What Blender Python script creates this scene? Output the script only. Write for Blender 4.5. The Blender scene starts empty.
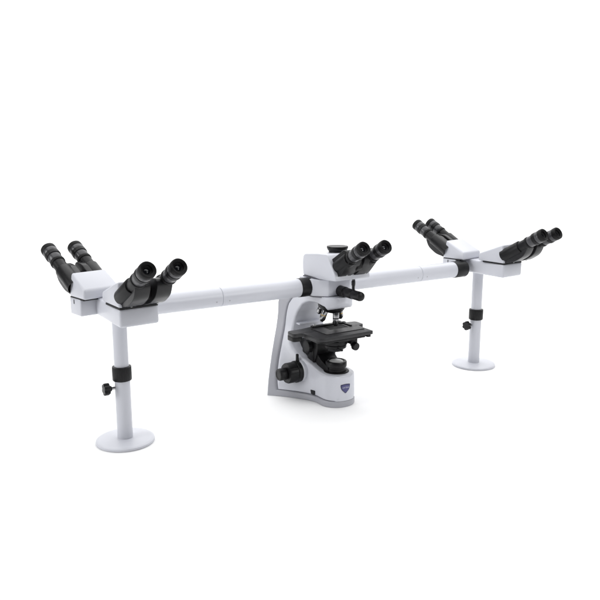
import bpy, bmesh, math
from mathutils import Vector, Matrix
sc = bpy.context.scene
R = math.radians
# ------------------------------------------------------------------ camera
cam = bpy.data.cameras.new('camera'); co = bpy.data.objects.new('camera', cam)
sc.collection.objects.link(co); sc.camera = co
cam.lens = 697.99 / 600 * 36; cam.sensor_width = 36; cam.clip_start = .01; cam.clip_end = 60
co.location = (-1.0899, -1.5781, .6800)
co.rotation_euler = (R(90) - .2030, 0, -.5648)
# ------------------------------------------------------------------ light
w = bpy.data.worlds.new('World'); sc.world = w; w.use_nodes = True
bg = w.node_tree.nodes['Background']; bg.inputs[0].default_value = (.93, .95, 1, 1); bg.inputs[1].default_value = .06
def area(name, loc, target, sx, sy, watts, col=(1, 1, 1), spread=180):
    l = bpy.data.lights.new(name, 'AREA'); l.shape = 'RECTANGLE'; l.size = sx; l.size_y = sy; l.energy = watts; l.color = col
    o = bpy.data.objects.new(name, l); sc.collection.objects.link(o); o.location = loc
    o.rotation_euler = (Vector(target) - Vector(loc)).to_track_quat('-Z', 'Y').to_euler()
    l.spread = R(spread)
    return o
area('overhead_softbox', (.3, .5, 2.6), (.25, .4, 0), 5.0, 4.4, 136)
area('left_softbox', (-4.6, .5, 1.7), (0, 0, .2), 2.0, 2.2, 84)
area('front_fill', (1.0, -1.9, 1.2), (.16, 0, .25), 1.3, 1.3, 1.7, spread=40)
area('backdrop_lamp', (1.35, 1.65, 3.4), (2.85, 4.05, 1.0), 13, 1.2, 250)
sc.view_settings.view_transform = 'Standard'; sc.view_settings.look = 'None'
sc.view_settings.exposure = 0; sc.view_settings.gamma = 1
L = .5937

# ------------------------------------------------------------------ materials
def mat(name, col, rough=.4, metal=0, noise=.0, bump=0., scale=60, coat=0, spec=.5, **kw):
    m = bpy.data.materials.new(name); m.use_nodes = True; nt = m.node_tree; b = nt.nodes['Principled BSDF']
    b.inputs['Base Color'].default_value = (*col, 1); b.inputs['Roughness'].default_value = rough
    b.inputs['Metallic'].default_value = metal; b.inputs['Coat Weight'].default_value = coat; b.inputs['Specular IOR Level'].default_value = spec
    for k, v in kw.items(): b.inputs[k].default_value = v
    tc = nt.nodes.new('ShaderNodeTexCoord'); n = nt.nodes.new('ShaderNodeTexNoise')
    n.inputs['Scale'].default_value = scale; n.inputs['Detail'].default_value = 4
    nt.links.new(tc.outputs['Object'], n.inputs['Vector'])
    mr = nt.nodes.new('ShaderNodeMapRange'); mr.inputs[3].default_value = max(0, rough - .06); mr.inputs[4].default_value = rough + .06
    nt.links.new(n.outputs['Fac'], mr.inputs[0]); nt.links.new(mr.outputs[0], b.inputs['Roughness'])
    if noise:
        mx = nt.nodes.new('ShaderNodeMix'); mx.data_type = 'RGBA'
        mx.inputs[6].default_value = (*[c * (1 - noise) for c in col], 1); mx.inputs[7].default_value = (*[min(1, c * (1 + noise)) for c in col], 1)
        nt.links.new(n.outputs['Fac'], mx.inputs[0]); nt.links.new(mx.outputs[2], b.inputs['Base Color'])
    if bump:
        n2 = nt.nodes.new('ShaderNodeTexNoise'); n2.inputs['Scale'].default_value = 900; n2.inputs['Detail'].default_value = 2
        nt.links.new(tc.outputs['Object'], n2.inputs['Vector'])
        bp = nt.nodes.new('ShaderNodeBump'); bp.inputs['Strength'].default_value = bump; bp.inputs['Distance'].default_value = .0006
        nt.links.new(n2.outputs['Fac'], bp.inputs['Height']); nt.links.new(bp.outputs[0], b.inputs['Normal'])
    return m
WHITE = mat('white_paint', (.61, .622, .675), .36, noise=.015, bump=.12, scale=9, coat=.15)
GREY = mat('grey_paint', (.38, .385, .42), .42, noise=.03, bump=.2, scale=14)
BLACK = mat('black_plastic', (.009, .009, .010), .36, noise=.1, bump=.3, scale=120, spec=.24)
STAGEM = mat('stage_coating', (.024, .024, .026), .42, noise=.08, bump=.3, scale=80, spec=.4)
HOUSING = mat('charcoal_plastic', (.013, .013, .0145), .31, noise=.08, bump=.3, scale=90, spec=.36)
MATT = mat('black_rubber', (.006, .006, .0065), .5, noise=.1, bump=.4, scale=120, spec=.2)
SATIN = mat('dark_satin_plastic', (.045, .045, .05), .30, spec=.55)
SEAM = mat('grey_seam', (.13, .13, .15), .6)
GAP = mat('gap_black', (.01, .01, .012), .7)
CHROME = mat('chrome', (.36, .36, .37), .15, 1, scale=30)
BRASS = mat('brass_ring', (.62, .45, .18), .3, 1)
GLASS = mat('lens_glass', (.006, .007, .010), .03, 0, spec=.5)
FROST = mat('frosted_glass', (.72, .73, .72), .3, 0)
NAVY = mat('navy_enamel', (.035, .035, .16), .25, coat=.5)
NAVY2 = mat('dark_navy_rim', (.012, .012, .06), .3)
LETTER = mat('white_lettering', (.62, .63, .75), .4)
STEEL = mat('steel_screw', (.5, .5, .5), .35, 1)
PAPER = mat('white_backdrop_paper', (.97, .97, .97), .8, noise=.004, scale=3)

# ------------------------------------------------------------------ mesh helpers
class MB:
    def __init__(s): s.bm = bmesh.new(); s.mats = []
    def mi(s, m):
        if m not in s.mats: s.mats.append(m)
        return s.mats.index(m)
    def take(s, tmp, m, M=None):
        """append temporary bmesh with material m"""
        if M is not None: bmesh.ops.transform(tmp, matrix=M, verts=tmp.verts)
        i = s.mi(m)
        for f in tmp.faces: f.material_index = i
        me = bpy.data.meshes.new('t'); tmp.to_mesh(me); tmp.free()
        s.bm.from_mesh(me); bpy.data.meshes.remove(me)
        return s
    def lathe(s, prof, m, M=None, n=48, flute=None):
        """prof: (r, z) list round local Z.  flute=(count, depth, z0, z1) cuts grip grooves"""
        b = bmesh.new(); rings = []
        for r, z in prof:
            if r < 1e-6: rings.append([b.verts.new((0, 0, z))]); continue
            rg = []
            for k in range(n):
                a = 2 * math.pi * k / n; rr = r
                if flute and flute[2] <= z <= flute[3]:
                    rr = r - flute[1] * (.5 + .5 * math.cos(a * flute[0])) ** 2
                rg.append(b.verts.new((rr * math.cos(a), rr * math.sin(a), z)))
            rings.append(rg)
        for A, B in zip(rings, rings[1:]):
            for k in range(n):
                k2 = (k + 1) % n
                if len(A) == 1 and len(B) == 1: break
                if len(A) == 1: b.faces.new((A[0], B[k], B[k2]))
                elif len(B) == 1: b.faces.new((A[k], A[k2], B[0]))
                else: b.faces.new((A[k], A[k2], B[k2], B[k]))
        bmesh.ops.recalc_face_normals(b, faces=b.faces)
        return s.take(b, m, M)
    def prism(s, pts, h0, h1, m, M=None, bev=0, seg=3, minang=25, top=None):
        """polygon pts (x, y) from z=h0 to h1; top = alternative outline at h1; all edges rounded by bev"""
        b = bmesh.new(); top = top or pts
        lo = [b.verts.new((x, y, h0)) for x, y in pts]; hi = [b.verts.new((x, y, h1)) for x, y in top]
        b.faces.new(lo[::-1]); b.faces.new(hi); n = len(pts)
        for k in range(n): b.faces.new((lo[k], lo[(k + 1) % n], hi[(k + 1) % n], hi[k]))
        bmesh.ops.recalc_face_normals(b, faces=b.faces)
        if bev:
            es = [e for e in b.edges if len(e.link_faces) == 2 and e.calc_face_angle(0) > R(minang)]
            bmesh.ops.bevel(b, geom=es, offset=bev, segments=seg, profile=.5, affect='EDGES', clamp_overlap=True)
        return s.take(b, m, M)
    def hull8(s, v, m, M=None, bev=0, seg=3):
        """box from 8 corners: bottom 4 then top 4, same winding"""
        b = bmesh.new(); q = [b.verts.new(p) for p in v]
        for f in ((3, 2, 1, 0), (4, 5, 6, 7), (0, 1, 5, 4), (1, 2, 6, 5), (2, 3, 7, 6), (3, 0, 4, 7)): b.faces.new([q[i] for i in f])
        bmesh.ops.recalc_face_normals(b, faces=b.faces)
        if bev: bmesh.ops.bevel(b, geom=b.edges[:], offset=bev, segments=seg, profile=.5, affect='EDGES', clamp_overlap=True)
        return s.take(b, m, M)
    def box(s, c, d, m, M=None, bev=0, seg=2):
        x, y, z = c; a, b, h = [q / 2 for q in d]
        return s.hull8([(x - a, y - b, z - h), (x + a, y - b, z - h), (x + a, y + b, z - h), (x - a, y + b, z - h),
                        (x - a, y - b, z + h), (x + a, y - b, z + h), (x + a, y + b, z + h), (x - a, y + b, z + h)], m, M, bev, seg)
    def build(s, name, parent=None, loc=(0, 0, 0), rot=None, ang=32):
        me = bpy.data.meshes.new(name)
        s.bm.to_mesh(me); s.bm.free()
        for m in s.mats: me.materials.append(m)
        for p in me.polygons: p.use_smooth = True
        me.set_sharp_from_angle(angle=R(ang))
        o = bpy.data.objects.new(name, me); sc.collection.objects.link(o)
        if parent: o.parent = parent
        o.location = loc
        if rot: o.rotation_euler = rot
        return o
def along(p, d, up=(0, 0, 1)):
    """matrix placing local Z along d at p"""
    d = Vector(d).normalized(); q = d.to_track_quat('Z', 'Y')
    return Matrix.Translation(Vector(p)) @ q.to_matrix().to_4x4()
def frame(p, ex, ey, ez):
    return Matrix(((ex[0], ey[0], ez[0], p[0]), (ex[1], ey[1], ez[1], p[1]), (ex[2], ey[2], ez[2], p[2]), (0, 0, 0, 1)))
def arc(cx, cy, r, a0, a1, n=8, ry=None):
    ry = ry or r
    return [(cx + r * math.cos(R(a0 + (a1 - a0) * k / n)), cy + ry * math.sin(R(a0 + (a1 - a0) * k / n))) for k in range(n + 1)]
def roundpoly(pts, r, n=6):
    """round each corner of a 2-D polygon; r number or list"""
    out = []; N = len(pts)
    for i in range(N):
        rr = r[i] if isinstance(r, (list, tuple)) else r
        p = Vector(pts[i]); a = Vector(pts[i - 1]) - p; b = Vector(pts[(i + 1) % N]) - p
        if rr <= 0: out.append(tuple(p)); continue
        d = min(rr, a.length * .48, b.length * .48)
        A = p + a.normalized() * d; B = p + b.normalized() * d
        for k in range(n + 1):
            t = k / n; out.append(tuple((1 - t) ** 2 * A + 2 * t * (1 - t) * p + t * t * B))
    return out
def interp(x, tab):
    if x <= tab[0][0]: return tab[0][1]
    for (a, u), (b, v) in zip(tab, tab[1:]):
        if x <= b: return u + (v - u) * (x - a) / (b - a)
    return tab[-1][1]

def cubic(x, tab):
    """Catmull-Rom through a table"""
    if x <= tab[0][0]: return tab[0][1]
    for i in range(len(tab) - 1):
        a, u = tab[i]; b, v = tab[i + 1]
        if x <= b:
            p, pu = tab[max(0, i - 1)]; q, qv = tab[min(len(tab) - 1, i + 2)]
            m0 = (v - pu) / (b - p) * (b - a); m1 = (qv - u) / (q - a) * (b - a); t = (x - a) / (b - a)
            return (2 * t ** 3 - 3 * t * t + 1) * u + (t ** 3 - 2 * t * t + t) * m0 + (-2 * t ** 3 + 3 * t * t) * v + (t ** 3 - t * t) * m1
    return tab[-1][1]

# ------------------------------------------------------------------ setting: white paper sweep
b = bmesh.new()
prof = [(-12, 0)] + [(3.4, 0)] + [(3.4 + 1.2 * math.sin(R(t)), 1.2 - 1.2 * math.cos(R(t))) for t in range(9, 91, 9)] + [(4.6, 7)]
prev = None
for y, z in prof:
    cur = [b.verts.new((x, y, z)) for x in (-16, -8, 0, 8, 16)]
    if prev:
        for k in range(4): b.faces.new((prev[k], prev[k + 1], cur[k + 1], cur[k]))
    prev = cur
sweep = MB().take(b, PAPER).build('backdrop', loc=(.35, 0, 0), rot=(0, 0, -.5648)); sweep['kind'] = 'structure'

# ------------------------------------------------------------------ the instrument
root = bpy.data.objects.new('multi_head_microscope', None); sc.collection.objects.link(root)
root.empty_display_size = .1
root['label'] = 'white five-head teaching microscope with black binocular eyepieces, two long side bridges and round-footed support posts'
root['category'] = 'microscope'
XM = .0        # mirror plane of the central microscope

# ---- body: C-shaped casting, lofted from its side outline (y, z)
REAR = [(0, .104), (.05, .114), (.10, .126), (.15, .140), (.20, .152), (.26, .158), (.33, .158)]
HREAR = [(0, .138), (.05, .127), (.10, .112), (.15, .0935), (.19, .0785), (.23, .0690), (.28, .0655), (.33, .064)]
def hw(y, z):
    yb = cubic(z, REAR); y0 = interp(z, [(0, -.03), (.08, .0), (.2, .06), (.3, .07)])
    f = interp(z, [(0, .0505), (.09, .0495), (.14, .047), (.25, .046), (.275, .048), (.32, .049)])
    h = cubic(z, HREAR)
    if y > y0: return f + (h - f) * min(1.1, (y - y0) / (yb - y0)) ** 1.5
    if z < .15 and y < -.050:
        t = min(1, (-.050 - y) / .0472); return f * max(0, 1 - t ** 2.1) ** (1 / 2.1)
    if z > .25 and y < -.035:
        t = min(1, (-.035 - y) / .047); return f * max(0, 1 - t ** 2.4) ** (1 / 2.4)
    return f
def loft(outline, m, rr=.006, grow=0., noround=None):
    """flat outline (y, z) -> thick body whose half width is hw(y, z), long edges rounded by rr"""
    # densify
    P = []
    for i in range(len(outline)):
        a = Vector(outline[i]); c = Vector(outline[(i + 1) % len(outline)]); n = max(1, int((c - a).length / .004))
        for k in range(n): P.append(a + (c - a) * k / n)
    N = len(P)
    area2 = sum(P[i].x * P[(i + 1) % N].y - P[(i + 1) % N].x * P[i].y for i in range(N))
    sg = 1 if area2 > 0 else -1
    nor = []
    for i in range(N):
        t = (P[(i + 1) % N] - P[i - 1]).normalized(); nor.append(Vector((-t.y, t.x)) * sg)
    b = bmesh.new(); rings = []
    offs = [0, .12, .35, .65, 1.0]
    for q in offs: rings.append([b.verts.new((0, p.x + n_.x * rr * q, p.y + n_.y * rr * q)) for p, n_ in zip(P, nor)])
    for A, B in zip(rings, rings[1:]):
        for k in range(N): b.faces.new((A[k], A[(k + 1) % N], B[(k + 1) % N], B[k]))
    b.faces.new(rings[-1])
    ys = [p.x for p in P]; zs = [p.y for p in P]
    cuts = []; z0_ = min(zs)
    y = min(ys)
    while y < max(ys): cuts.append(y); y += .001 if y < -.088 and z0_ < .1 else .002 if y < -.075 or (y < -.06 and max(zs) > .2) else .005
    for yy in cuts[1:]: bmesh.ops.bisect_plane(b, geom=b.verts[:] + b.edges[:] + b.faces[:], plane_co=(0, yy, 0), plane_no=(0, 1, 0), dist=1e-6)
    z = min(zs) + .006
    while z < max(zs):
        bmesh.ops.bisect_plane(b, geom=b.verts[:] + b.edges[:] + b.faces[:], plane_co=(0, 0, z), plane_no=(0, 0, 1), dist=1e-6); z += .008
    bmesh.ops.triangulate(b, faces=[f for f in b.faces if len(f.verts) > 4])
    Pn = [(p.x, p.y) for p in P]
    segs = [(Pn[i], Pn[(i + 1) % N]) for i in range(N)]
    if noround: segs = [s_ for s_ in segs if not noround(s_)]
    # which verts are on the outer border
    border = [e for e in b.edges if len(e.link_faces) == 1]
    bset = set(v for e in border for v in e.verts)
    xs = {}
    for v in b.verts:
        y, z = v.co.y, v.co.z; d = 9
        for (ay, az), (by, bz) in segs:
            uy, uz = by - ay, bz - az; t = max(0, min(1, ((y - ay) * uy + (z - az) * uz) / (uy * uy + uz * uz + 1e-12)))
            d = min(d, (y - ay - t * uy) ** 2 + (z - az - t * uz) ** 2)
        d = min(rr, math.sqrt(d)); h = hw(y, z) + grow
        k = min(1, h / .02)
        xs[v] = max(.0002, h - k * (rr - math.sqrt(max(0, rr * rr - (rr - d) ** 2))))
    other = {}
    for v in list(b.verts): other[v] = b.verts.new((XM + xs[v], v.co.y, v.co.z))
    for f in list(b.faces): b.faces.new([other[v] for v in reversed(f.verts)])
    for e in border: b.faces.new((e.verts[0], e.verts[1], other[e.verts[1]], other[e.verts[0]]))
    for v in xs: v.co.x = XM - xs[v]
    bmesh.ops.recalc_face_normals(b, faces=b.faces)
    return MB().take(b, m)

INNER = [(-.060, .272), (-.052, .280), (-.03, .2835), (-.007, .285), (.02, .283), (.04, .277), (.058, .268), (.071, .256), (.083, .242), (.090, .226), (.0945, .210), (.096, .194),
         (.095, .172), (.090, .150), (.080, .138), (.064, .125), (.044, .114), (.015, .1035), (-.013, .097), (-.03, .0935), (-.045, .0925), (-.056, .0920)]
front = [(-.080, .0915), (-.090, .0905), (-.0964, .085), (-.0970, .075), (-.0970, .0185)]
BODYREAR = [(.140 - .031, .0185), (.126 - .019, .05), (.123 - .012, .10), (.125, .15), (.131, .20), (.127, .24), (.119, .262), (.105, .279), (.087, .292), (.06, .302), (.02, .306), (-.03, .307), (-.078, .307), (-.0818, .303), (-.0818, .290), (-.074, .279)]
BT = [(.0185, .086), (.05, .096), (.10, .108), (.15, .1185), (.20, .126), (.235, .1265), (.262, .119), (.279, .105), (.292, .087)]
BODYREAR = [(cubic(z, BT), z) for z in (.0185, .035, .05, .07, .09, .11, .13, .15, .17, .19, .205, .22, .235, .249)] + BODYREAR[6:]
outline = INNER + front + BODYREAR
body = loft(outline, WHITE, .006, 0, noround=lambda s_: (s_[0][0] < -.0969 and s_[1][0] < -.0969 and s_[0][1] < .08) or (s_[0][0] < -.0817 and s_[1][0] < -.0817)).build('body', root, ang=40)
body['label'] = 'white C-shaped microscope body with rounded front base'
# grey rear shell and foot band
tr = [(-.0971, 0.0), (-.0971, .0175)] + [(y - (.0) + (.002 if z > .02 else 0), z) for y, z in [(.084, .0175)]] + \
     [(y + .001, z) for y, z in BODYREAR[1:-7]] + [(.060, .304), (.03, .308), (.03, .312), (.09, .312), (.13, .306), (.152, .29)] + \
     [(cubic(z, REAR), z) for z in (.26, .24, .22, .2, .18, .16, .14, .12, .1, .075, .05, .025, .0)]
tr[2] = (.0875, .0175)
trim = loft(tr, GREY, .0035, .0012, noround=lambda s_: s_[0][0] < -.097 and s_[1][0] < -.097).build('rear_shell', body, ang=40)
trim['label'] = 'grey rear shell and foot band of the microscope body'

# front badge, projected on to the rounded front
def ysurf(x):
    lo, hi = -.0970, -.0
    for _ in range(40):
        m_ = (lo + hi) / 2
        if hw(m_, .05) < abs(x - XM): lo = m_
        else: hi = m_
    return hi
def project(b, cx, cz, lift):
    for v in b.verts: v.co = Vector((cx + v.co.x, ysurf(cx + v.co.x) - lift - v.co.z, cz + v.co.y))
BX, BZ = -.003, .0540
shield = roundpoly([(-.0155, .0115), (0, .0135), (.0155, .0115), (.0135, -.002), (0, -.0145), (-.0135, -.002)], [.003, .008, .003, .012, .004, .012], 5)
def flat_bm(pts, h):
    b = bmesh.new(); lo = [b.verts.new((x, y, -.004)) for x, y in pts]; hi = [b.verts.new((x, y, h)) for x, y in pts]; n = len(pts)
    b.faces.new(hi)
    for k in range(n): b.faces.new((lo[k], lo[(k + 1) % n], hi[(k + 1) % n], hi[k]))
    for k in range(-7, 8): bmesh.ops.bisect_plane(b, geom=b.verts[:] + b.edges[:] + b.faces[:], plane_co=(k * .002, 0, 0), plane_no=(1, 0, 0), dist=1e-6)
    return b
mb = MB()
q = flat_bm(shield, .0); project(q, BX, BZ, .0009); mb.take(q, NAVY2)
q = flat_bm([(x * .86, y * .86) for x, y in shield], .0); project(q, BX, BZ, .0015); mb.take(q, NAVY)
badge = mb.build('badge', body); badge['label'] = 'dark blue shield badge on the front of the base'
cu = bpy.data.curves.new('t', 'FONT'); cu.body = 'OPTIKA'; cu.size = .0062; cu.align_x = 'CENTER'; cu.space_character = 1.02; cu.extrude = .0
to = bpy.data.objects.new('t', cu); sc.collection.objects.link(to); bpy.context.view_layer.update()
me = bpy.data.meshes.new_from_object(to.evaluated_get(bpy.context.evaluated_depsgraph_get()))
q = bmesh.new(); q.from_mesh(me); bpy.data.objects.remove(to); bpy.data.meshes.remove(me)
bmesh.ops.transform(q, matrix=Matrix.Translation((0, .0012, 0)), verts=q.verts)
for k in range(-6, 7): bmesh.ops.bisect_plane(q, geom=q.verts[:] + q.edges[:] + q.faces[:], plane_co=(k * .002, 0, 0), plane_no=(1, 0, 0), dist=1e-6)
project(q, BX, BZ, .0019); bmesh.ops.recalc_face_normals(q, faces=q.faces)
MB().take(q, LETTER).build('lettering', body)
# connector socket low on the side
MB().box((XM - hw(-.008, .028) + .0005, -.008, .0265), (.006, .019, .012), GAP, bev=.0015).box((XM - hw(-.008, .028) - .001, -.008, .0265), (.004, .012, .007), BLACK, bev=.001).build('power_switch', body)

# ---- focus knobs
def focus(sx, name):
    mb = MB(); s = sx
    M = along((XM + sx * .050, .050, .075), (sx, 0, 0))
    mb.lathe([(0, 0), (.034, 0), (.034, .012), (.030, .014)], WHITE, M)
    mb.lathe([(.026, .010), (.031, .0145), (.0315, .022), (.0315, .026), (.029, .027)], BLACK, M)
    mb.lathe([(.027, .026), (.0295, .028), (.0295, .052), (.0275, .056), (.015, .0565), (0, .0565)], BLACK, M, n=96, flute=(32, .0012, .0281, .0525))
    o = mb.build(name, root)
    f = MB().lathe([(.010, .055), (.0165, .058), (.0175, .060), (.0175, .078), (.016, .081), (.012, .0815), (.0115, .0805), (0, .0805)], BLACK, M, n=72, flute=(24, .0008, .0601, .079))
    f.build('fine_focus_knob', o)
    mb2 = MB()
    if sx < 0: mb2.prism([(-.0045, .028), (.0045, .028), (.004, .052), (-.004, .052)], .014, .021, BLACK, frame((XM + sx * .050, .050, .075), (0, 1, 0), (0, 0, 1), (-1, 0, 0)), bev=.002).build('tension_lever', o)
    return o
kl = focus(-1, 'focus_knob')

# ---- illuminator
mb = MB(); M = Matrix.Translation((XM, -.047, 0))
mb.lathe([(.034, .082), (.0365, .0925), (.0355, .0938), (.031, .0942), (.0290, .0945)], MATT, M)
mb.lathe([(.0285, .090), (.0285, .100), (.0268, .1015), (.0268, .105), (.0295, .1065), (.0300, .108), (.0300, .119), (.0285, .1215), (.0235, .122)], BLACK, M, n=96)
ill = mb.build('illuminator', root)
MB().prism(roundpoly([(.030, .128), (-.002, .094), (-.050, .091), (-.050, .106), (-.012, .120), (.006, .136)], [.004, .012, .004, .006, .01, .006]), -.030, .026, BLACK, frame((XM, 0, 0), (0, 1, 0), (0, 0, 1), (1, 0, 0)), bev=.004).build('lamp_bracket', ill)
MB().lathe([(.0238, .1218), (.0225, .1205), (.0195, .1200)], BLACK, M).lathe([(.0205, .1195), (.016, .1222), (.009, .1238), (0, .1243)], FROST, M).build('field_lens', ill)

# ---- stage carrier, condenser
mb = MB()
mb.prism(roundpoly([(.108, .130), (.100, .158), (.030, .164), (.012, .200), (-.018, .202), (-.018, .182), (-.004, .176), (-.002, .140), (.008, .116), (.022, .097), (.05, .106)], [.004, .004, .01, .005, .003, .003, .008, .010, .01, .01, .01]), -.034, .034, BLACK,
         frame((XM, 0, 0), (0, 1, 0), (0, 0, 1), (1, 0, 0)), bev=.002)
mb.box((XM, .052, .142), (.078, .036, .040), BLACK, bev=.005)
mb.box((XM - .034, .030, .128), (.006, .030, .040), BLACK, bev=.003)
mb.box((XM - .036, .000, .186), (.020, .05, .022), BLACK, bev=.003)
car = mb.build('stage_carrier', root)
MB().box((XM, .094, .205), (.086, .034, .006), WHITE, bev=.003).build('inner_ledge', body)
for sx in (-1, 1):
    M = along((XM + sx * .036, .033, .150), (sx, 0, 0))
    MB().lathe([(0, 0), (.018, 0), (.0185, .002), (.0185, .010), (.017, .0130), (.012, .014), (0, .014)], BLACK, M, n=72, flute=(24, .001, .001, .0115)).build('condenser_focus_knob', car)
mb = MB(); M = Matrix.Translation((XM, -.042, 0))
mb.lathe([(0, .150), (.020, .150), (.0225, .1515), (.0235, .158), (.030, .159), (.0315, .161), (.0315, .167), (.030, .169), (.034, .1705), (.0345, .173), (.0345, .180), (.033, .182), (.027, .183), (.026, .196), (0, .196)], BLACK, M, n=96)
mb.lathe([(0, .1492), (.0165, .1492), (.018, .1502)], GLASS, M)
cond = mb.build('condenser', root)
mb = MB()
mb.box((XM + .012, -.072, .187), (.056, .022, .010), BLACK, bev=.003)
mb.box((XM + .040, -.058, .178), (.022, .040, .018), BLACK, bev=.003)
mb.build('condenser_holder', cond)
mb = MB().lathe([(0, 0), (.0105, 0), (.0115, .002), (.0115, .010), (.010, .012), (.0045, .0125), (.0045, .022)], BLACK, along((XM + .040, -.088, .164), (-.1, 1, .12)), n=60, flute=(20, .0008, .001, .011))
mb.build('centering_screw', cond)
MB().box((XM - .012, -.075, .162), (.004, .022, .003), BLACK, bev=.001).box((XM - .012, -.088, .162), (.007, .008, .005), BLACK, bev=.0015).build('aperture_lever', cond)

# ---- stage
ZS = .213
plate = roundpoly([(-.103, -.118), (.074, -.117), (.076, -.045), (.100, -.040), (.102, .002), (.075, .004), (.03, .012), (-.05, .012), (-.085, .004), (-.131, .004), (-.133, -.036), (-.105, -.040)],
                  [.022, .004, .010, .008, .012, .006, .008, .008, .006, .012, .010, .008])
mb = MB(); mb.prism(plate, ZS - .011, ZS - .0008, STAGEM, bev=.0014, seg=2, minang=50)
low = roundpoly([(-.098, -.113), (.052, -.113), (.054, -.02), (-.095, -.02)], [.02, .006, .006, .01])
mb.prism(low, ZS - .0175, ZS - .0115, BLACK, bev=.0012, seg=2, minang=50)
mb.box((XM, -.03, ZS - .018), (.11, .10, .008), BLACK, bev=.002)
# thick ends of the travelling plate
mb.prism(roundpoly([(-.132, -.035), (-.102, -.035), (-.102, .003), (-.132, .003)], .010), ZS - .024, ZS - .0106, BLACK, bev=.0015, minang=50)
mb.prism(roundpoly([(.081, -.034), (.101, -.034), (.101, 0), (.081, 0)], .008), ZS - .018, ZS - .0106, BLACK, bev=.0015, minang=50)
mb.prism(roundpoly([(.058, -.1135), (.0695, -.1135), (.0695, -.094), (.058, -.094)], .003), ZS - .0185, ZS - .0106, BLACK, bev=.001, minang=50)
stage = mb.build('stage', root, ang=30)
stage['label'] = 'black rectangular specimen stage with rounded ears'
mb = MB()
hole = [(-.028, -.062), (.034, -.062), (.034, -.026), (-.028, -.026)]
def framed(mb, outer, inner, z0, z1, m):
    (a, b_, c, d) = outer; (e, f, g, h) = inner
    for x0, y0, x1, y1 in ((a, b_, c, f), (a, h, c, d), (a, f, e, h), (g, f, c, h)):
        mb.box(((x0 + x1) / 2, (y0 + y1) / 2, (z0 + z1) / 2), (x1 - x0, y1 - y0, z1 - z0), m, bev=.0004, seg=1)
framed(mb, (-.062, -.090, .064, -.012), (-.026, -.054, .036, -.022), ZS - .0010, ZS + .0012, STAGEM)
mb.build('slide_plate', stage)
MB().box((.005, -.038, ZS - .0006), (.064, .034, .0012), GAP).build('light_opening', stage)
mb = MB()
mb.prism(roundpoly([(-.055, -.012), (.058, -.012), (.058, .000), (.045, .002), (-.055, .002)], .002), ZS, ZS + .0055, BLACK, bev=.001, minang=50)
mb.prism(roundpoly([(.046, -.050), (.052, -.050), (.054, -.012), (.046, -.010)], .002), ZS + .0014, ZS + .0042, BLACK, bev=.0008, minang=50)
for x, y in ((-.045, -.006), (.040, -.006)): mb.lathe([(.0045, .0), (.0045, .004), (.004, .005), (0, .005)], STEEL, Matrix.Translation((x, y, ZS + .0052)), n=24)
mb.build('slide_holder', stage)

# ---- nosepiece and objectives
tilt = 16; RO = .0245
nax = Vector((0, math.sin(R(tilt)), -math.cos(R(tilt))))
apex = Vector((XM, -.043, .2650 + RO / math.tan(R(tilt))))
pc = apex + nax * (RO / math.tan(R(tilt)))          # centre of the turret face
mb = MB()
mb.lathe([(0, .004), (.030, .004), (.0365, -.002), (.0385, -.007), (.0385, -.012), (.036, -.014)], BLACK, along(pc, nax), n=96)
mb.lathe([(.0355, -.012), (.036, -.016), (.034, -.020), (.030, -.024), (0, -.024)], SATIN, along(pc, nax), n=64)
nose = mb.build('nosepiece', root)
mb = MB().lathe([(0, .2800), (.030, .2805), (.040, .2830), (.0465, .289), (.0480, .294), (.0480, .3065)], WHITE, Matrix.Translation((XM, -.035, 0)), n=96)
mb.build('nosepiece_mount', root)
def objective(k, length, bands):
    d = Vector((0, 0, -1)); q = Matrix.Rotation(R(72 * k), 4, nax); d = (q @ d).normalized()
    rel = apex + d * (RO / math.tan(R(tilt)))
    M = along(rel - d * .002, d); l = length
    mb = MB()
    mb.lathe([(.0065, 0), (.0098, 0), (.0103, .001), (.0103, .006), (.0098, .0067), (.0088, .007)], CHROME, M, n=40, flute=(20, .0004, .001, .006))
    mb.lathe([(.0088, .007), (.0090, .0075), (.0090, l * .50), (.0087, l * .505)], CHROME, M, n=40)
    mb.lathe([(.0087, l * .505), (.00885, l * .51), (.00885, l * .56), (.0087, l * .565)], bands, M, n=40)
    mb.lathe([(.0087, l * .565), (.0090, l * .57), (.0090, l * .80), (.0083, l * .86)], CHROME, M, n=40)
    mb.lathe([(.0083, l * .86), (.0078, l * .885), (.0056, l * .96), (.0050, l)], CHROME, M, n=40)
    mb.lathe([(.0050, l), (.0034, l), (.0030, l - .001), (0, l - .001)], GLASS, M, n=40)
    return mb.build('objective', nose)
for k, ln, bd in ((0, .047, BLACK), (1, .041, BRASS), (2, .036, BLACK), (3, .030, BLACK), (4, .040, BRASS)): objective(k, ln, bd)

# ---- intermediate module carrying the bridges
mod = roundpoly([(-.067, -.026), (-.036, -.058), (.036, -.058), (.067, -.026), (.067, .040), (.045, .058), (-.045, .058), (-.067, .040)], .003, 3)
mod = [(x + XM, y) for x, y in mod]
mb = MB(); mb.prism(mod, .3085, .3535, WHITE, bev=.0015, seg=2, minang=50)
mb.prism([(XM + (x - XM) * .965, y * .965) for x, y in mod], .3045, .3087, SEAM)
mb.prism([(XM + (x - XM) * .86, y * .90) for x, y in mod], .353, .3560, SEAM)
module = mb.build('bridge_module', root)
module['label'] = 'white faceted block between microscope body and central viewing head'
M = along((XM + .003, -.056, .3215), (0, -1, -.015))
mb = MB().lathe([(.013, 0), (.0145, .002), (.0145, .026), (.012, .028)], BLACK, M, n=60)
mb.lathe([(.0115, .026), (.0132, .030), (.0132, .060), (.0122, .062)], BLACK, M, n=60).lathe([(.0118, .061), (.0128, .063), (.0128, .092), (.0112, .097), (.0070, .0995), (0, .1005)], BLACK, M, n=60)
mb.build('pointer_knob', module)
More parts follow.
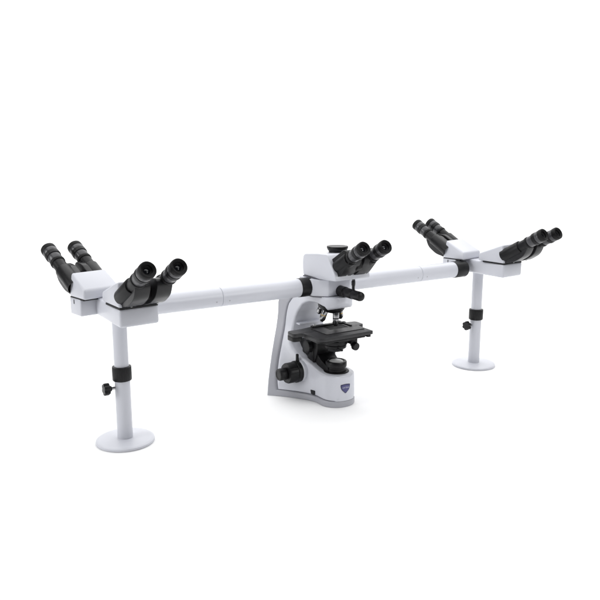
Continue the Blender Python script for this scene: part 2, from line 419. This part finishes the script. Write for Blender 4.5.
MB().lathe([(.0036, 0), (.0036, .012), (.0048, .014), (.0048, .024), (.0035, .026), (0, .026)], BLACK, along((XM + .003, -.118, .332), (0, .05, 1)), n=28).build('pointer_lever', module)

# ------------------------------------------------------------------ binocular heads
INC = 30
AX = Vector((0, -math.cos(R(INC)), math.sin(R(INC)))); UP = Vector((0, math.sin(R(INC)), math.cos(R(INC))))
def eyepiece(mb, M):
    """local Z points to the eye, origin at the rim of the eye cup"""
    mb.lathe([(0, -.0085), (.002, -.0086), (.004, -.0090), (.006, -.0099), (.0075, -.0110)], GLASS, M, n=48)
    mb.lathe([(.0070, -.0107), (.0074, -.0098), (.0085, -.0092), (.0112, -.0070)], MATT, M, n=48)
    mb.lathe([(.0105, -.0085), (.0110, -.004), (.0132, -.0030), (.0150, -.0004), (.0165, 0), (.0182, -.0022), (.0186, -.006), (.0186, -.0125), (.0178, -.0140)], MATT, M, n=56)
    mb.lathe([(.0176, -.0138), (.0180, -.0150), (.0183, -.0215), (.0176, -.0250), (.0168, -.0255)], SATIN, M, n=56)
    mb.lathe([(.0168, -.0255), (.0184, -.0262), (.0186, -.0275), (.0186, -.0350), (.0182, -.0362), (.0165, -.0364)], BLACK, M, n=112, flute=(56, .0004, -.0352, -.0272))
    mb.lathe([(.0164, -.0362), (.0166, -.038), (.0166, -.0535), (.0160, -.0545)], SATIN, M, n=56)
    mb.lathe([(.0160, -.0545), (.0176, -.0555), (.0178, -.057), (.0178, -.0615), (.0172, -.0625), (.0158, -.063)], MATT, M, n=56)
    mb.lathe([(.0158, -.0625), (.0158, -.090)], BLACK, M, n=56)
def binocular(head, Q, slen=.147, main=False, P0=Vector((0, 0, 0))):
    """head-local: outer face at y=0 (outward -y), slit level z=0.  Q shifts it"""
    fc = Vector((0, 0, .0245)) + Q                   # axis start on the face
    for sx in (-1, 1):
        tip = fc + AX * slen + Vector((sx * .0345, 0, 0))
        # prism housing: outline in the (axis, up) plane
        if main:
            out = roundpoly([(-.03, -.026), (-.03, .0250), (.052, .0255), (.060, .018), (.062, -.006), (.050, -.016), (.010, -.0275)], [0, .002, .006, .006, .008, .012, .012])
        else:
            out = roundpoly([(-.03, -.018), (-.03, .0140), (.052, .0140), (.066, .009), (.083, .001), (.082, -.014), (.060, -.031), (.022, -.033), (-.006, -.024)], [0, .002, .008, .008, .010, .016, .024, .012, .01])
        mb = MB()
        M = frame(fc, (AX.x, AX.y, AX.z), (UP.x, UP.y, UP.z), (1, 0, 0))
        x0, x1 = sorted((sx * (.005 if main else .0075), sx * (.047 if main else .0425)))
        mb.prism(out, x0, x1, BLACK if main else HOUSING, M, bev=.0045, seg=3, minang=40)
        if not main:
            lid = roundpoly([(-.03, -.006), (-.03, .0146), (.052, .0146), (.066, .0096), (.080, .001), (.076, -.009), (.050, -.014)], [0, .002, .008, .008, .008, .010, .02])
            l0, l1 = sorted((sx * .0082, sx * .0438)); mb.prism(lid, l0, l1, HOUSING, M, bev=.0018, seg=2, minang=40)
        # tube socket
        M2 = along(fc + Vector((sx * .0345, 0, 0)) - AX * .01, AX)
        mb.lathe([(.0195, 0), (.0195, .060 if main else .066), (.0185, .062 if main else .068), (.0165, .0625 if main else .0685)], BLACK, M2, n=56)
        mb.lathe([(0, 0), (.0022, 0), (.0022, .001), (0, .001)], STEEL, along(fc + AX * .012 - UP * .0305 + Vector((sx * .03, 0, 0)), -UP), n=16)
        h = mb.build('prism_housing', head)
        mb = MB(); eyepiece(mb, along(tip, AX)); mb.build('eyepiece', head)
    # centre hinge
    mb = MB()
    M = frame(fc, (AX.x, AX.y, AX.z), (UP.x, UP.y, UP.z), (1, 0, 0))
    hw_ = .009; ht_ = .010 if main else .004
    mb.prism(roundpoly([(-.02, -.024), (-.02, ht_), (.044, ht_), (.052, -.006), (.036, -.024)], .006), -hw_, hw_, MATT, M, bev=.002)
    if not main: mb.prism(roundpoly([(-.02, -.020), (-.02, .009), (.026, .009), (.030, -.010)], .004), -.006, .006, BLACK, M, bev=.0015)
    for s_, u in (((.034, .0102), (.014, .0102)) if main else ()): mb.lathe([(0, 0), (.0028, 0), (.0028, .0012), (.0022, .0016), (0, .0016)], STEEL, along(fc + AX * s_ + UP * u, UP), n=20)
    mb.build('hinge', head)

def side_head(pos, rz, length=.082, label=None, dx=0):
    """one discussion head; pos = slit-level centre of the outer face"""
    e = bpy.data.objects.new('viewing_head', None); sc.collection.objects.link(e)
    e.parent = root; e.location = pos; e.rotation_euler = (0, 0, rz); e.empty_display_size = .03
    if label: e['label'] = label
    W = .0465; w2 = .0435; l = length
    mb = MB()
    zt = .058; zi = .024
    mb.hull8([(-W, 0, .001), (W, 0, .001), (W, l, .001), (-W, l, .001),
              (-w2, .010, zt), (w2, .010, zt), (W - .001, l - .001, zi), (-W + .001, l - .001, zi)], WHITE, bev=.0055, seg=4)
    mb.build('hood', e)
    binocular(e, Vector((dx, .004, .003)))
    return e
BZ0, SL = .3165, .360
def station(sx):
    cx = sx * L
    fr, rr_ = R(4.5), R(180 + (12 if sx < 0 else 9))
    Qf = Vector((cx + .003, -.138, SL)); Qr = Vector((cx - (.049 if sx < 0 else .048), .076, SL - .002))
    # block under the two heads
    f0 = Matrix.Rotation(fr, 2); r0 = Matrix.Rotation(rr_, 2)
    def loc(Q, rot, x, y):
        v = rot @ Vector((x, y)); return (Q.x + v.x, Q.y + v.y)
    W = .046
    mb = MB()
    fpts = [loc(Qf, f0, -W, 0), loc(Qf, f0, W, 0), (cx + .050, .055), (cx - .046, .035)]
    mb.prism(fpts, BZ0, SL - .0010, WHITE, bev=.006, seg=3)
    rpts = [loc(Qr, r0, -W, 0), loc(Qr, r0, W, 0), loc(Qr, r0, W, .052), loc(Qr, r0, -W, .060)]
    mb.prism(rpts, BZ0 + .0008, SL - .0022, WHITE, bev=.004, seg=3)
    # dark gap plates between block and hoods
    mb.prism([loc(Qf, f0, -W + .0015, .0015), loc(Qf, f0, W - .0015, .0015), loc(Qf, f0, W - .0015, .080), loc(Qf, f0, -W + .0015, .080)], SL - .003, SL + .0012, GAP)
    mb.prism([loc(Qr, r0, -W + .0015, .0015), loc(Qr, r0, W - .0015, .0015), loc(Qr, r0, W - .0015, .066), loc(Qr, r0, -W + .0015, .066)], SL - .004, SL - .0006, GAP)
    q = loc(Qr, r0, W + .0002, .022)
    mb.box((0, 0, SL - .011), (.0014, .0022, .010), GAP, Matrix.Translation((q[0], q[1], 0)) @ Matrix.Rotation(rr_, 4, 'Z'))
    blk = mb.build('head_block', root)
    blk['label'] = ('white block carrying the two viewing heads at the near left end' if sx < 0 else 'white block carrying the two viewing heads at the far right end')
    e = 'near left' if sx < 0 else 'far right'
    side_head(Qf, fr, .098, 'black binocular head facing the viewer at the %s end of the bridge' % e, .003)
    side_head(Qr, rr_, .073 if sx < 0 else .082, 'black binocular head facing away from the viewer at the %s end of the bridge' % e)
    # support column
    mb = MB(); M = Matrix.Translation((cx, 0, 0))
    mb.lathe([(.0185, .006), (.0185, .170), (.0170, .171)], WHITE, M, n=64)
    mb.lathe([(.0170, .165), (.0172, .190), (.0172, .318)], WHITE, M, n=64)
    col = mb.build('support_column', root)
    col['label'] = 'white support post with round foot under the %s end' % e
    MB().lathe([(.0185, .155), (.0222, .1565), (.0228, .158), (.0228, .188), (.0222, .190), (.0175, .191)], BLACK, M, n=120, flute=(30, .0012, .1585, .1885)).build('clamp_collar', col)
    kb = MB()
    K = along((cx - .017, 0, .139), (-1, 0, 0))
    kb.lathe([(0, 0), (.0035, 0), (.0035, .012), (.0060, .013)], CHROME, K, n=24)
    kb.lathe([(.0055, .010), (.0070, .012), (.0080, .014), (.0140, .016), (.0150, .018), (.0150, .027), (.0138, .0295), (.006, .030), (0, .030)], BLACK, K, n=90, flute=(6, .0030, .0155, .030))
    kb.build('clamp_knob', col)
    MB().lathe([(0, 0), (.067, 0), (.0697, .0012), (.0700, .0035), (.0695, .0062), (.067, .0078), (.060, .0088), (.030, .0105), (.022, .0112), (0, .0112)], WHITE, M, n=128).build('round_foot', col)
station(-1); station(1)

# ---- bridges: white tubes along X with black end collars
ZT = .330
def bridge(sx):
    M = along((0, 0, ZT), (sx, 0, 0)); r = .0250; xs = .333
    mb = MB()
    mb.lathe([(r - .002, .076), (r, .0765), (r, xs - .0008), (r - .0012, xs - .0006), (r - .0012, xs + .0006), (r, xs + .0008), (r, .5125 if sx < 0 else .4805), (r - .002, .5135 if sx < 0 else .4815)], WHITE, M, n=96)
    for x in (xs - .018, xs + .018):   # grub screws either side of the joint
        for a in (-62, 118):
            d = Vector((0, -math.cos(R(a + 45)), math.sin(R(a + 45))))
            mb.lathe([(0, .0002), (.0020, .0002), (.0020, -.001)], GREY, along(Vector((sx * x, 0, ZT)) + d * r, d), n=16)
    t = mb.build('bridge_tube', root)
    t['label'] = 'long white bridge tube from the microscope to the %s end' % ('near left' if sx < 0 else 'far right')
    for a, c in ((.060, .097 if sx < 0 else .079), (.510, .556) if sx < 0 else (.478, .527)):
        MB().lathe([(r - .004, a), (r + .0008, a + .0004), (r + .0012, a + .0015), (r + .0012, c - .0015), (r + .0008, c - .0004), (r - .004, c)], BLACK, M, n=96).build('end_collar', t)
    return t
bridge(-1); bridge(1)

# ------------------------------------------------------------------ central trinocular head
e = bpy.data.objects.new('viewing_head', None); sc.collection.objects.link(e); e.parent = root
e.location = (XM + .005, 0, .3565); e.empty_display_size = .03
e['label'] = 'central trinocular head with round black camera port cap, on top of the microscope'
mb = MB()
side = [(.040, .001), (.043, .030), (.040, .060), (-.030, .068), (-.074, .070), (-.110, .018), (-.114, .003), (-.04, -.001)]
side = roundpoly(side, [.006, .02, .014, .01, .006, .004, .006, 0], 4)
W = .0605
b = bmesh.new()
mb.prism(side, -W, W, WHITE, frame((0, 0, 0), (0, 1, 0), (0, 0, 1), (1, 0, 0)), bev=.016, seg=7, minang=60)
for v in mb.bm.verts:
    t_ = max(0, min(1, (-.045 - v.co.y) / .06)); v.co.x *= 1 - .05 * t_ * t_ * (3 - 2 * t_)
hd = mb.build('head_housing', e, ang=50)
mb = MB()
mb.lathe([(.0235, .062), (.0240, .0715), (.0262, .0735), (.0290, .0790), (.0293, .0825), (.0285, .0842), (0, .0842)], BLACK, Matrix.Translation((0, -.040, .001)), n=72)
mb.build('camera_port_cap', e)
binocular(e, Vector((0, -.101, .0155)), .121, True)
